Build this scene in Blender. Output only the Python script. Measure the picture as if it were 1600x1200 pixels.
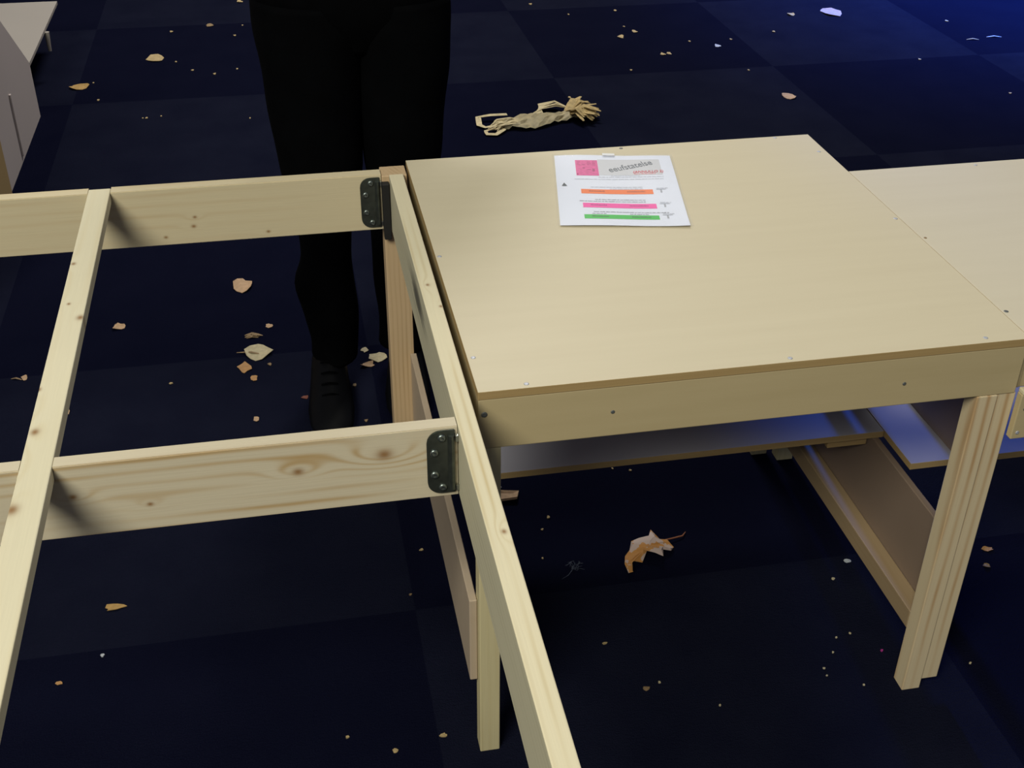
import bpy, bmesh, math, random
from mathutils import Vector, Matrix, Euler
random.seed(7)
for o in list(bpy.data.objects): bpy.data.objects.remove(o)
scene = bpy.context.scene
COL = scene.collection
T = 0.668            # height of the table tops above the carpet; most heights below are given relative to it

# ------------------------------------------------------------------ camera
cam_d = bpy.data.cameras.new('camera'); cam = bpy.data.objects.new('camera', cam_d); COL.objects.link(cam)
cam_d.sensor_fit = 'HORIZONTAL'; cam_d.sensor_width = 36; cam_d.lens = 1883.76/1600*36
cam_d.clip_start = 0.02; cam_d.clip_end = 100
Rm = Matrix.Rotation(-0.1975, 3, 'Z') @ Matrix.Rotation(1.0011, 3, 'X') @ Matrix.Rotation(0.0104, 3, 'Z')
M = Rm.to_4x4(); M.translation = Vector((-0.207, -1.252, 0.8258+T)); cam.matrix_world = M
scene.camera = cam
# ------------------------------------------------------------------ world, lights, exposure
w = bpy.data.worlds.new('world'); scene.world = w; w.use_nodes = True
w.node_tree.nodes['Background'].inputs[0].default_value = (0.74, 0.78, 1.0, 1)
w.node_tree.nodes['Background'].inputs[1].default_value = 0.13
scene.view_settings.view_transform = 'Standard'; scene.view_settings.look = 'None'
scene.view_settings.exposure = -0.10; scene.view_settings.gamma = 1.0
scene.view_settings.use_curve_mapping = False
def area(name, loc, target, size, power, col):
    d = bpy.data.lights.new(name, 'AREA'); d.shape = 'DISK'; d.size = size; d.energy = power; d.color = col
    o = bpy.data.objects.new(name, d); COL.objects.link(o); o.location = loc
    o.rotation_euler = (Vector(target)-Vector(loc)).to_track_quat('-Z', 'Y').to_euler(); return o
area('hall_lamp_warm', (-2.2, -3.0, 4.15), (0.2, 0.8, 0.3), 2.3, 245, (0.98, 0.95, 0.80))
area('hall_lamp_overhead', (0.4, 1.2, 4.6), (0.3, 1.4, 0.0), 1.6, 32, (0.98, 0.96, 0.84))
area('hall_lamp_far', (0.6, 4.6, 4.4), (0.6, 4.4, 0.0), 1.2, 165, (1.0, 0.96, 0.90))
def spot(name, loc, target, ang, blend, power, col, r=0.1):
    d = bpy.data.lights.new(name, 'SPOT'); d.spot_size = math.radians(ang); d.spot_blend = blend
    d.energy = power; d.color = col; d.shadow_soft_size = r
    o = bpy.data.objects.new(name, d); COL.objects.link(o); o.location = loc
    o.rotation_euler = (Vector(target)-Vector(loc)).to_track_quat('-Z', 'Y').to_euler(); return o
spot('blue_stage_spot', (5.6, 5.2, 3.6), (4.2, 4.3, 0), 60, 1.0, 9000, (0.05, 0.20, 1.0))
spot('blue_low_spot', (1.0, 5.4, 1.45), (0.93, 0.40, 0.3), 10, 1.0, 1500, (0.02, 0.15, 1.0))

# ------------------------------------------------------------------ material helpers
def new_mat(name):
    m = bpy.data.materials.new(name); m.use_nodes = True
    nt = m.node_tree; b = nt.nodes['Principled BSDF']; return m, nt, b
class NB:
    def __init__(s, nt): s.nt = nt
    def n(s, t, **k):
        x = s.nt.nodes.new(t)
        for a, v in k.items(): setattr(x, a, v)
        return x
    def m(s, op, a, b=None, c=None):
        x = s.n('ShaderNodeMath', operation=op)
        for i, v in enumerate((a, b, c)):
            if v is None: continue
            if hasattr(v, 'links') or hasattr(v, 'is_linked'): s.nt.links.new(v, x.inputs[i])
            else: x.inputs[i].default_value = v
        return x.outputs[0]
    def mix(s, f, a, b):
        x = s.n('ShaderNodeMix', data_type='RGBA')
        for i, v in ((0, f), (6, a), (7, b)):
            if hasattr(v, 'is_linked'): s.nt.links.new(v, x.inputs[i])
            else: x.inputs[i].default_value = v if i == 0 else (tuple(v)+(1,))[:4]
        return x.outputs[2]
    def noise(s, vec, scale, detail=2, rough=0.5):
        x = s.n('ShaderNodeTexNoise'); x.inputs['Scale'].default_value = scale; x.inputs['Detail'].default_value = detail
        x.inputs['Roughness'].default_value = rough
        if vec is not None: s.nt.links.new(vec, x.inputs['Vector'])
        return x.outputs[0]
def plain(name, col, rough=0.6, metal=0.0, var=0.08, scale=30, spec=0.5, bump=0.0, sheen=0.0):
    m, nt, b = new_mat(name); q = NB(nt)
    tc = q.n('ShaderNodeTexCoord').outputs['Object']
    f = q.noise(tc, scale, 3)
    dark = tuple(c*(1-var*2.2) for c in col); light = tuple(min(1, c*(1+var)) for c in col)
    nt.links.new(q.mix(f, dark, light), b.inputs['Base Color'])
    b.inputs['Roughness'].default_value = rough; b.inputs['Metallic'].default_value = metal
    b.inputs['Specular IOR Level'].default_value = spec
    if sheen: b.inputs['Sheen Weight'].default_value = sheen
    if bump:
        bp = q.n('ShaderNodeBump'); bp.inputs['Strength'].default_value = bump; bp.inputs['Distance'].default_value = 0.002
        nt.links.new(f, bp.inputs['Height']); nt.links.new(bp.outputs[0], b.inputs['Normal'])
    return m
_seed = [0]
def pine(name, axis='X', knots=(), light=(0.72, 0.62, 0.40), dark=(0.52, 0.36, 0.17), strength=0.5, across='Z',
         freq=520, stains=(), warp=0.010, center=(0, 0, 0)):
    """sawn softwood: growth rings run along axis, bend round the knots given in world (along, across, size)"""
    _seed[0] += 1
    m, nt, b = new_mat(name); q = NB(nt)
    sep = q.n('ShaderNodeSeparateXYZ'); nt.links.new(q.n('ShaderNodeTexCoord').outputs['Object'], sep.inputs[0])
    A = 'XYZ'.index(axis); C = 'XYZ'.index(across); B = 3-A-C
    l, a, t = sep.outputs[A], sep.outputs[C], sep.outputs[B]
    cv = q.n('ShaderNodeCombineXYZ')
    nt.links.new(q.m('MULTIPLY', l, 2.2), cv.inputs[0]); nt.links.new(q.m('MULTIPLY', a, 14), cv.inputs[1])
    nt.links.new(q.m('ADD', q.m('MULTIPLY', t, 14), _seed[0]*3.7), cv.inputs[2])
    f = q.m('ADD', a, q.m('MULTIPLY', t, 0.45))
    f = q.m('ADD', f, q.m('MULTIPLY', q.noise(cv.outputs[0], 1.0, 2), warp*2))
    ktot = None
    for (kl, ka, ks) in knots:
        dl = q.m('SUBTRACT', l, kl-center[A]); da = q.m('SUBTRACT', a, ka-center[C])
        r2 = q.m('ADD', q.m('POWER', q.m('DIVIDE', dl, ks*5.5), 2.0), q.m('POWER', q.m('DIVIDE', da, ks*2.2), 2.0))
        g = q.m('EXPONENT', q.m('MULTIPLY', r2, -1.0))
        f = q.m('ADD', f, q.m('MULTIPLY', g, ks*4.5))
        c2 = q.m('ADD', q.m('POWER', q.m('DIVIDE', dl, ks*1.15), 2.0), q.m('POWER', q.m('DIVIDE', da, ks*0.85), 2.0))
        k = q.m('EXPONENT', q.m('MULTIPLY', c2, -1.0))
        ktot = k if ktot is None else q.m('MAXIMUM', ktot, k)
    s = q.m('ADD', q.m('MULTIPLY', q.m('SINE', q.m('MULTIPLY', f, freq)), 0.5), 0.5)
    s = q.m('POWER', s, 3.0)
    cv2 = q.n('ShaderNodeCombineXYZ')
    nt.links.new(q.m('MULTIPLY', l, 5), cv2.inputs[0]); nt.links.new(q.m('MULTIPLY', a, 45), cv2.inputs[1]); nt.links.new(q.m('MULTIPLY', t, 45), cv2.inputs[2])
    mod = q.noise(cv2.outputs[0], 1.0, 3)
    cv3 = q.n('ShaderNodeCombineXYZ')
    nt.links.new(q.m('MULTIPLY', l, 3), cv3.inputs[0]); nt.links.new(q.m('MULTIPLY', a, 22), cv3.inputs[1]); nt.links.new(q.m('ADD', q.m('MULTIPLY', t, 10), _seed[0]*1.3), cv3.inputs[2])
    patch = q.n('ShaderNodeClamp'); nt.links.new(q.m('MULTIPLY', q.m('SUBTRACT', q.noise(cv3.outputs[0], 1.0, 1), 0.36), 4.0), patch.inputs[0])
    s = q.m('MULTIPLY', s, patch.outputs[0])
    s = q.m('MULTIPLY', q.m('MULTIPLY', s, mod), strength*2)
    s = q.m('MINIMUM', s, 1.0)
    col = q.mix(s, light, dark)
    fine = q.n('ShaderNodeCombineXYZ')
    nt.links.new(q.m('MULTIPLY', l, 12), fine.inputs[0]); nt.links.new(q.m('MULTIPLY', a, 400), fine.inputs[1]); nt.links.new(q.m('MULTIPLY', t, 400), fine.inputs[2])
    fn = q.noise(fine.outputs[0], 1.0, 2)
    col = q.mix(q.m('MULTIPLY', fn, 0.30), col, tuple(c*0.72 for c in light))
    if ktot is not None:
        col = q.mix(q.m('MINIMUM', q.m('MULTIPLY', ktot, 0.95), 1.0), col, (0.27, 0.14, 0.05))
    for (sl, sa, wl, wa, sc) in stains:
        dl = q.m('DIVIDE', q.m('SUBTRACT', l, sl-center[A]), wl); da = q.m('DIVIDE', q.m('SUBTRACT', a, sa-center[C]), wa)
        g = q.m('EXPONENT', q.m('MULTIPLY', q.m('ADD', q.m('POWER', dl, 2.0), q.m('POWER', da, 2.0)), -1.0))
        g = q.m('MINIMUM', q.m('MULTIPLY', q.m('MULTIPLY', g, q.m('GREATER_THAN', mod, 0.45)), 1.0), 0.85)
        col = q.mix(g, col, sc)
    nt.links.new(col, b.inputs['Base Color'])
    b.inputs['Roughness'].default_value = 0.62; b.inputs['Specular IOR Level'].default_value = 0.3
    bp = q.n('ShaderNodeBump'); bp.inputs['Strength'].default_value = 0.15; bp.inputs['Distance'].default_value = 0.001
    nt.links.new(fn, bp.inputs['Height']); nt.links.new(bp.outputs[0], b.inputs['Normal'])
    return m
def board(name, light, dark, sx=4, sy=60, rough=0.55, amt=0.5):
    """plywood / MDF sheet: faint stretched figure along x"""
    m, nt, b = new_mat(name); q = NB(nt)
    mp = q.n('ShaderNodeMapping'); mp.inputs['Scale'].default_value = (sx, sy, sy)
    nt.links.new(q.n('ShaderNodeTexCoord').outputs['Object'], mp.inputs[0])
    f = q.noise(mp.outputs[0], 1.0, 3, 0.6)
    f2 = q.noise(q.n('ShaderNodeTexCoord').outputs['Object'], 700, 1)
    f = q.m('MULTIPLY', q.m('ADD', q.m('MULTIPLY', f, 0.7), q.m('MULTIPLY', f2, 0.3)), amt*2)
    nt.links.new(q.mix(q.m('MINIMUM', f, 1.0), light, dark), b.inputs['Base Color'])
    b.inputs['Roughness'].default_value = rough; b.inputs['Specular IOR Level'].default_value = 0.35
    return m

# ------------------------------------------------------------------ object helpers
def link(name, bm, mats, parent=None, smooth=False, origin='center', zrel=False):
    """mesh data in world coordinates -> object with its origin at its own centre (or base)"""
    if zrel:
        for v in bm.verts: v.co.z += T
    bm.normal_update()
    xs = [v.co.x for v in bm.verts]; ys = [v.co.y for v in bm.verts]; zs = [v.co.z for v in bm.verts]
    c = Vector(((min(xs)+max(xs))/2, (min(ys)+max(ys))/2, (min(zs)+max(zs))/2 if origin == 'center' else min(zs)))
    for v in bm.verts: v.co -= c
    me = bpy.data.meshes.new(name); bm.to_mesh(me); bm.free()
    for m in (mats if isinstance(mats, (list, tuple)) else [mats]): me.materials.append(m)
    if smooth:
        for p in me.polygons: p.use_smooth = True
    o = bpy.data.objects.new(name, me); COL.objects.link(o); o.location = c
    if parent:
        o.parent = parent; o['_w'] = 1
        pw = world_loc(parent); o.location = c - pw
        del o['_w']
    return o
def world_loc(o):
    l = Vector(o.location)
    while o.parent: o = o.parent; l += Vector(o.location)
    return l
def empty(name, loc):
    o = bpy.data.objects.new(name, None); COL.objects.link(o); o.location = loc; o.empty_display_size = 0.1; return o
def tag(o, label, cat, group=None, kind=None):
    o['label'] = label; o['category'] = cat
    if group: o['group'] = group
    if kind: o['kind'] = kind
    return o
def box_bm(x0, x1, y0, y1, z0, z1, bev=0.0015, bm=None):
    own = bm is None
    if own: bm = bmesh.new()
    r = bmesh.ops.create_cube(bm, size=1.0)
    for v in r['verts']:
        v.co = Vector(((x0+x1)/2+v.co.x*(x1-x0), (y0+y1)/2+v.co.y*(y1-y0), (z0+z1)/2+v.co.z*(z1-z0)))
    if bev:
        es = list({e for v in r['verts'] for e in v.link_edges})
        bmesh.ops.bevel(bm, geom=es, offset=bev, segments=2, affect='EDGES', profile=0.5)
    return bm
def prism_bm(pts, z0, z1, axis='Z', bev=0.0):
    """extrude polygon pts (2-D) between z0 and z1 along axis"""
    bm = bmesh.new()
    def P(u, v, w): return {'Z': (u, v, w), 'Y': (u, w, v), 'X': (w, u, v)}[axis]
    a = [bm.verts.new(P(u, v, z0)) for u, v in pts]; b = [bm.verts.new(P(u, v, z1)) for u, v in pts]
    bm.faces.new(a); bm.faces.new(b)
    n = len(pts)
    for i in range(n): bm.faces.new((a[i], a[(i+1) % n], b[(i+1) % n], b[i]))
    bmesh.ops.recalc_face_normals(bm, faces=bm.faces)
    if bev: bmesh.ops.bevel(bm, geom=list(bm.edges), offset=bev, segments=2, affect='EDGES')
    return bm
def bx(name, x0, x1, y0, y1, z0, z1, mat, parent=None, bev=0.0015):
    return link(name, box_bm(x0, x1, y0, y1, z0, z1, bev), mat, parent, zrel=True)
def screw(name, loc, nrm, r, mat, parent, h=0.0012):
    """domed pan head with a cross recess; loc is relative to the table-top height"""
    bm = bmesh.new()
    rings = [(r, 0.0), (r*0.98, h*0.45), (r*0.75, h*0.85), (r*0.35, h)]
    n = 16; prev = None
    for k, (rr, z) in enumerate(rings):
        cur = [bm.verts.new((rr*math.cos(2*math.pi*i/n), rr*math.sin(2*math.pi*i/n), z)) for i in range(n)]
        if prev:
            for i in range(n): bm.faces.new((prev[i], prev[(i+1) % n], cur[(i+1) % n], cur[i]))
        else: bm.faces.new(list(reversed(cur)))
        prev = cur
    c = bm.verts.new((0, 0, h*0.35))                       # recess
    for i in range(n): bm.faces.new((prev[i], prev[(i+1) % n], c))
    R = Vector((0, 0, 1)).rotation_difference(Vector(nrm)).to_matrix()
    for v in bm.verts: v.co = R @ v.co + Vector(loc)
    return link(name, bm, mat, parent, smooth=True, zrel=True)

# ------------------------------------------------------------------ materials
def carpet_mat():
    m, nt, b = new_mat('carpet_tiles'); q = NB(nt)
    g = q.n('ShaderNodeTexCoord').outputs['Object']
    sep = q.n('ShaderNodeSeparateXYZ'); nt.links.new(g, sep.inputs[0])
    u = q.m('FLOOR', q.m('DIVIDE', q.m('SUBTRACT', sep.outputs[0], -0.06), 0.88))
    v = q.m('FLOOR', q.m('DIVIDE', q.m('SUBTRACT', sep.outputs[1], 3.125), 0.93))
    par = q.m('ABSOLUTE', q.m('MODULO', q.m('ADD', q.m('ADD', u, v), 100.0), 2.0))
    col = q.mix(par, (0.0125, 0.0145, 0.0290), (0.0050, 0.0058, 0.0170))
    mp = q.n('ShaderNodeMapping'); mp.inputs['Scale'].default_value = (14, 40, 40); nt.links.new(g, mp.inputs[0])
    pile = q.noise(mp.outputs[0], 6.0, 4, 0.7); fine = q.noise(g, 420, 2)
    col = q.mix(q.m('MULTIPLY', pile, 0.55), col, (0.0030, 0.0034, 0.0105))
    col = q.mix(q.m('MULTIPLY', q.m('POWER', fine, 3.0), 0.55), col, (0.024, 0.027, 0.052))
    blot = q.noise(g, 5.5, 3, 0.6)
    col = q.mix(q.m('MULTIPLY', blot, 0.75), col, (0.0030, 0.0036, 0.0120))
    nt.links.new(col, b.inputs['Base Color'])
    b.inputs['Roughness'].default_value = 1.0; b.inputs['Specular IOR Level'].default_value = 0.0
    bp = q.n('ShaderNodeBump'); bp.inputs['Strength'].default_value = 0.6; bp.inputs['Distance'].default_value = 0.003
    nt.links.new(q.m('ADD', pile, fine), bp.inputs['Height']); nt.links.new(bp.outputs[0], b.inputs['Normal'])
    return m
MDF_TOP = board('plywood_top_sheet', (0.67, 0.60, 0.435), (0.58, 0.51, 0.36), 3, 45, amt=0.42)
MDF_TOP2 = board('plywood_top_sheet_pale', (0.67, 0.61, 0.47), (0.58, 0.52, 0.39), 3, 45, amt=0.4)
MDF_EDGE = board('sheet_cut_edge', (0.50, 0.36, 0.17), (0.36, 0.24, 0.10), 5, 300, amt=0.6)
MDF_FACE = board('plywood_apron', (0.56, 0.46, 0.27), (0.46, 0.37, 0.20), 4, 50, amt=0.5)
BROWN_PANEL = board('hardboard_panel', (0.26, 0.19, 0.145), (0.20, 0.145, 0.105), 4, 8, amt=0.4)
WHITE_BOARD = plain('white_melamine', (0.44, 0.43, 0.50), 0.35, var=0.03, scale=5)
STAND_WHITE = plain('stand_panel_white', (0.36, 0.325, 0.285), 0.6, var=0.03, scale=4)
STAND_GREY = plain('stand_panel_grey', (0.52, 0.45, 0.42), 0.65, var=0.03, scale=4)
STEEL = plain('zinc_steel', (0.55, 0.58, 0.56), 0.32, 1.0, var=0.15, scale=60)
DARK_STEEL = plain('blackened_zinc_plate', (0.15, 0.17, 0.15), 0.36, 0.85, var=0.25, scale=90)
SCREW_MAT = plain('screw_zinc', (0.50, 0.52, 0.58), 0.5, 0.3, var=0.1, scale=200)
SCREW_DARK = plain('screw_dark', (0.16, 0.17, 0.17), 0.5, 0.4, var=0.1, scale=200)
RIVET = plain('rivet_steel', (0.26, 0.30, 0.29), 0.35, 0.9, var=0.2, scale=80)
BLACK = plain('gap_shadow_black', (0.008, 0.008, 0.008), 0.7, var=0.1)  # near-black, only for the painted shadow beside the back bracket

# ------------------------------------------------------------------ floor
bm = bmesh.new(); bmesh.ops.create_grid(bm, x_segments=24, y_segments=24, size=9)
for v in bm.verts: v.co += Vector((0, 3, 0))
me = bpy.data.meshes.new('floor'); bm.to_mesh(me); bm.free(); me.materials.append(carpet_mat())
fl = bpy.data.objects.new('floor', me); COL.objects.link(fl)
tag(fl, 'dark navy carpet laid in large light and dark tiles', 'floor', kind='structure')

# ------------------------------------------------------------------ first table (plywood top)
W, D, D2 = 0.7624, 0.7714, 0.5899
t1 = tag(empty('plywood_table', (W/2, D/2, 0)), 'square pale plywood table carrying the printed sheet, directly right of the open timber frame', 'table')
def top(name, x0, x1, y0, y1, mat, parent):
    bm = box_bm(x0, x1, y0, y1, -0.012, 0.0, 0.0006)
    o = link(name, bm, [mat, MDF_EDGE], parent, zrel=True)
    for p in o.data.polygons: p.material_index = 0 if p.normal.z > 0.9 else 1
    return o
top('tabletop', 0, W, 0, D, MDF_TOP, t1)
AP = 0.089
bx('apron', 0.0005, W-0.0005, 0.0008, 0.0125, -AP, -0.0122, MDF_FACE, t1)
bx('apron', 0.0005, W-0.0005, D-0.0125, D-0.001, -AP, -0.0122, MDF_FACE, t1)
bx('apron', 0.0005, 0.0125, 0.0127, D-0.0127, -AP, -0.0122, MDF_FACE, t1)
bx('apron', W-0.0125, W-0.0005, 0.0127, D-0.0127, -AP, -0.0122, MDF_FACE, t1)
for (x, y, dk) in ((0.395, 0.762, 1), (0.006, 0.384, 0), (0.008, 0.084, 0), (0.064, 0.009, 0), (0.419, 0.009, 0), (0.702, 0.012, 0),
                   (0.755, 0.391, 0), (0.748, 0.685, 0), (0.694, 0.764, 0)):
    screw('screw', (x, y, 0.0), (0, 0, 1), 0.0034, SCREW_DARK if dk else SCREW_MAT, t1, 0.0008)
for (x, z) in ((0.008, -0.035), (0.178, -0.051), (0.588, -0.054)):
    screw('screw', (x, 0.0008, z), (0, -1, 0), 0.0042 if x < .1 else 0.0028, SCREW_DARK, t1, 0.001)
FL = -T
leg_l = pine('leg_pine_left', 'Z', across='X', light=(0.66, 0.58, 0.34), dark=(0.50, 0.40, 0.18), strength=0.3)
leg_r = pine('leg_pine_right', 'Z', across='X', light=(0.70, 0.58, 0.38), dark=(0.47, 0.27, 0.11), strength=0.8, freq=330,
             knots=((T-0.36, 0.757, 0.006), (T-0.20, 0.75, 0.004)), center=(0.7203, 0, (T-.089)/2))
post = pine('post_pine', 'Z', across='X', light=(0.58, 0.42, 0.25), dark=(0.40, 0.27, 0.13), strength=0.6, freq=700)
bx('leg', 0.000, 0.0305, 0.002, 0.032, FL, -AP-0.0002, leg_l, t1)
bx('leg', 0.7046, 0.7360, 0.000, 0.030, FL, -AP-0.0002, leg_r, t1)
bx('leg', 0.7364, 0.7650, 0.0025, 0.030, -0.650, -AP-0.0002, leg_r, t1)
bx('leg', 0.694, 0.728, 0.672, 0.704, FL, -AP-0.0002, leg_l, t1)
bx('leg', 0.740, 0.7745, 0.6440, 0.6735, FL, -AP-0.0002, leg_l, t1)
bx('leg', -0.0490, -0.0045, 0.7140, 0.7580, FL, -0.003, post, t1)
bx('side_rail', -0.0120, -0.0005, 0.018, 0.7130, -0.525, -0.366, board('side_rail_ply', (0.52, 0.42, 0.32), (0.44, 0.35, 0.25), 3, 30), t1)
bx('side_rail', W-0.0265, W-0.0150, 0.030, 0.643, -0.572, -0.366, BROWN_PANEL, t1)
bx('rail_batten', 0.7050, W-0.0268, 0.0305, 0.670, -0.5555, -0.520, pine('batten_pine', 'Y', light=(0.36, 0.26, 0.15), dark=(0.30, 0.20, 0.10), strength=0.3), t1)
o = link('shelf', box_bm(0.013, W-0.008, 0.292, 0.668, -0.3655, -0.353, 0.0006), [WHITE_BOARD, MDF_EDGE], t1, zrel=True)
for p in o.data.polygons: p.material_index = 0 if abs(p.normal.z) > 0.9 else 1
bx('shelf_support', 0.660, W-0.030, 0.304, 0.322, -0.386, -0.3660, MDF_EDGE, t1)

# ------------------------------------------------------------------ second table, beyond the diagonal seam
t2 = tag(empty('plywood_table', (1.16, 0.3, 0)), 'second pale plywood table at the right edge, its far edge nearer than its neighbour\'s', 'table')
X2 = W+0.0004
top('tabletop', X2, 1.56, 0.002, D2, MDF_TOP2, t2)
bx('apron', X2+0.0005, 1.56, D2-0.0125, D2-0.001, -AP, -0.0122, MDF_FACE, t2)
bx('apron', X2+0.0005, X2+0.0125, 0.0127, D2-0.0127, -AP, -0.0122, MDF_FACE, t2)
bx('apron', X2+0.010, 1.56, 0.0140, 0.0255, -AP, -0.0122, MDF_FACE, t2)
bx('apron', 1.548, 1.5595, 0.0260, D2-0.0127, -AP, -0.0122, MDF_FACE, t2)
bx('ledge', 0.7660, 1.50, -0.012, 0.0010, -0.086, -0.079, pine('ledge_pine', 'X', across='Y', light=(0.76, 0.68, 0.46), strength=0.2), t2)
bx('lower_apron', 0.7655, 1.50, -0.0110, 0.0010, -0.161, -0.0862, MDF_FACE, t2)
for x, z in ((0.776, -0.110), (0.774, -0.150)): screw('screw', (x, -0.011, z), (0, -1, 0), 0.003, SCREW_DARK if z > -.12 else SCREW_MAT, t2)
screw('screw', (0.769, 0.316, 0.0), (0, 0, 1), 0.0026, plain('screw_rusty', (0.30, 0.20, 0.10), 0.6, 0.3), t2, 0.0008)
screw('screw', (0.769, 0.075, 0.0), (0, 0, 1), 0.0034, SCREW_DARK, t2, 0.0008)
screw('screw', (1.00, 0.577, 0.0), (0, 0, 1), 0.003, SCREW_MAT, t2, 0.0008)
bx('leg', 1.50, 1.532, 0.026, 0.058, FL, -AP-0.0002, leg_l, t2)
bx('leg', 1.50, 1.532, 0.545, 0.576, FL, -AP-0.0002, leg_l, t2)
bx('leg', 0.8520, 0.8830, 0.545, 0.576, FL, -AP-0.0002, leg_l, t2)
o = link('shelf', box_bm(0.7560, 1.49, 0.196, 0.5430, -0.3655, -0.353, 0.0006), [WHITE_BOARD, MDF_EDGE], t2, zrel=True)
for p in o.data.polygons: p.material_index = 0 if abs(p.normal.z) > 0.9 else 1
bx('divider_panel', 0.838, 0.850, 0.200, 0.542, -0.3528, -AP-0.0002, BROWN_PANEL, t2)
bx('side_rail', 1.478, 1.4985, 0.030, 0.544, -0.53, -0.3658, BROWN_PANEL, t2)

# ------------------------------------------------------------------ open timber frame on the left
fr = tag(empty('timber_frame', (-0.62, -0.05, 0)), 'open frame of pale pine battens left of the plywood table, seen through to the carpet', 'frame')
LX, LY0 = -1.24, -0.86
def beam(y0, y1, x1, mat, notch=True):
    zt, zb = 0.0, -0.104
    pts = [(LX+0.026, zb), (x1, zb), (x1, zt)]
    if notch: pts += [(-0.5035, zt), (-0.5035, -0.0185), (-0.5405, -0.0185), (-0.5405, zt)]
    pts += [(LX+0.026, zt)]
    bm = prism_bm(pts, y0, y1, 'Y')
    es = [e for e in bm.edges if (e.verts[0].co.y-e.verts[1].co.y) == 0 and abs(e.verts[0].co.z-e.verts[1].co.z) < 1e-6]
    bmesh.ops.bevel(bm, geom=es, offset=0.0012, segments=2, affect='EDGES')
    return link('cross_beam', bm, mat, fr, zrel=True)
cz = T-0.052
near_m = pine('near_beam_pine', 'X', knots=((-0.23, T-0.043, 0.0062), (-0.126, T-0.031, 0.0088), (-0.405, T-0.067, 0.0035), (-0.489, T-0.045, 0.0045)),
              light=(0.65, 0.575, 0.425), dark=(0.47, 0.31, 0.13), strength=0.85, freq=360, warp=0.012, center=((LX+0.026-0.037)/2, 0, cz))
back_m = pine('back_beam_pine', 'X', knots=((-0.376, T-0.072, 0.0036), (-0.425, T-0.089, 0.0030), (-0.251, T-0.092, 0.003), (-0.372, T-0.055, 0.003)),
              light=(0.66, 0.57, 0.38), dark=(0.56, 0.42, 0.24), strength=0.4, freq=300, center=((LX+0.026-0.0495)/2, 0, cz))
plain_m = pine('front_beam_pine', 'X', light=(0.66, 0.57, 0.38), strength=0.4)
beam(-0.0680, -0.0470, -0.0370, near_m)
beam(0.7150, 0.7400, -0.0500, back_m)
beam(LY0, LY0+0.022, -0.0370, plain_m)
cross_m = pine('crossbar_pine', 'Y', across='X', knots=((0.455, -0.535, 0.0040), (0.328, -0.528, 0.0030), (0.285, -0.508, 0.0060), (0.009, -0.532, 0.0060), (-0.14, -0.5365, 0.0085), (0.105, -0.54, 0.0040)),
               light=(0.74, 0.68, 0.49), dark=(0.66, 0.56, 0.34), strength=0.35, freq=260, center=(-0.522, (0.7360+LY0)/2, 0))
bx('batten', -0.5400, -0.5040, LY0+0.0005, 0.7330, -0.0182, 0.0006, cross_m, fr)
rail_m = pine('rail_pine', 'Y', across='X', knots=((-0.272, -0.018, 0.0035), (0.23, -0.014, 0.0030), (0.297, -0.024, 0.0030)), light=(0.74, 0.67, 0.47), dark=(0.56, 0.44, 0.22),
              strength=0.75, freq=520, warp=0.002, center=(-0.0235, -0.073, cz))
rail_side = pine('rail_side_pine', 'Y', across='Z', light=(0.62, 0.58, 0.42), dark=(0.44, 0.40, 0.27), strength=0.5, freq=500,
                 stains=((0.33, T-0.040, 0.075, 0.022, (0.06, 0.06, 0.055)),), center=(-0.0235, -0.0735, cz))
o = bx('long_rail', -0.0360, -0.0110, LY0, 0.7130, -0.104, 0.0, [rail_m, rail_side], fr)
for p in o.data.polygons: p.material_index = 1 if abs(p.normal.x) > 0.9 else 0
bx('long_rail', LX, LX+0.0255, LY0, 0.7400, -0.104, 0.0, pine('left_rail_pine', 'Y', across='X', light=(0.74, 0.65, 0.42), strength=0.4), fr)
for y0, y1 in ((0.686, 0.7145), (LY0+0.0225, LY0+0.052)):
    bx('leg', LX+0.026, LX+0.056, y0, y1, FL, -0.001, leg_l, fr)
bx('leg', -0.068, -0.0365, LY0+0.0225, LY0+0.052, FL, -0.001, leg_l, fr)

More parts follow.
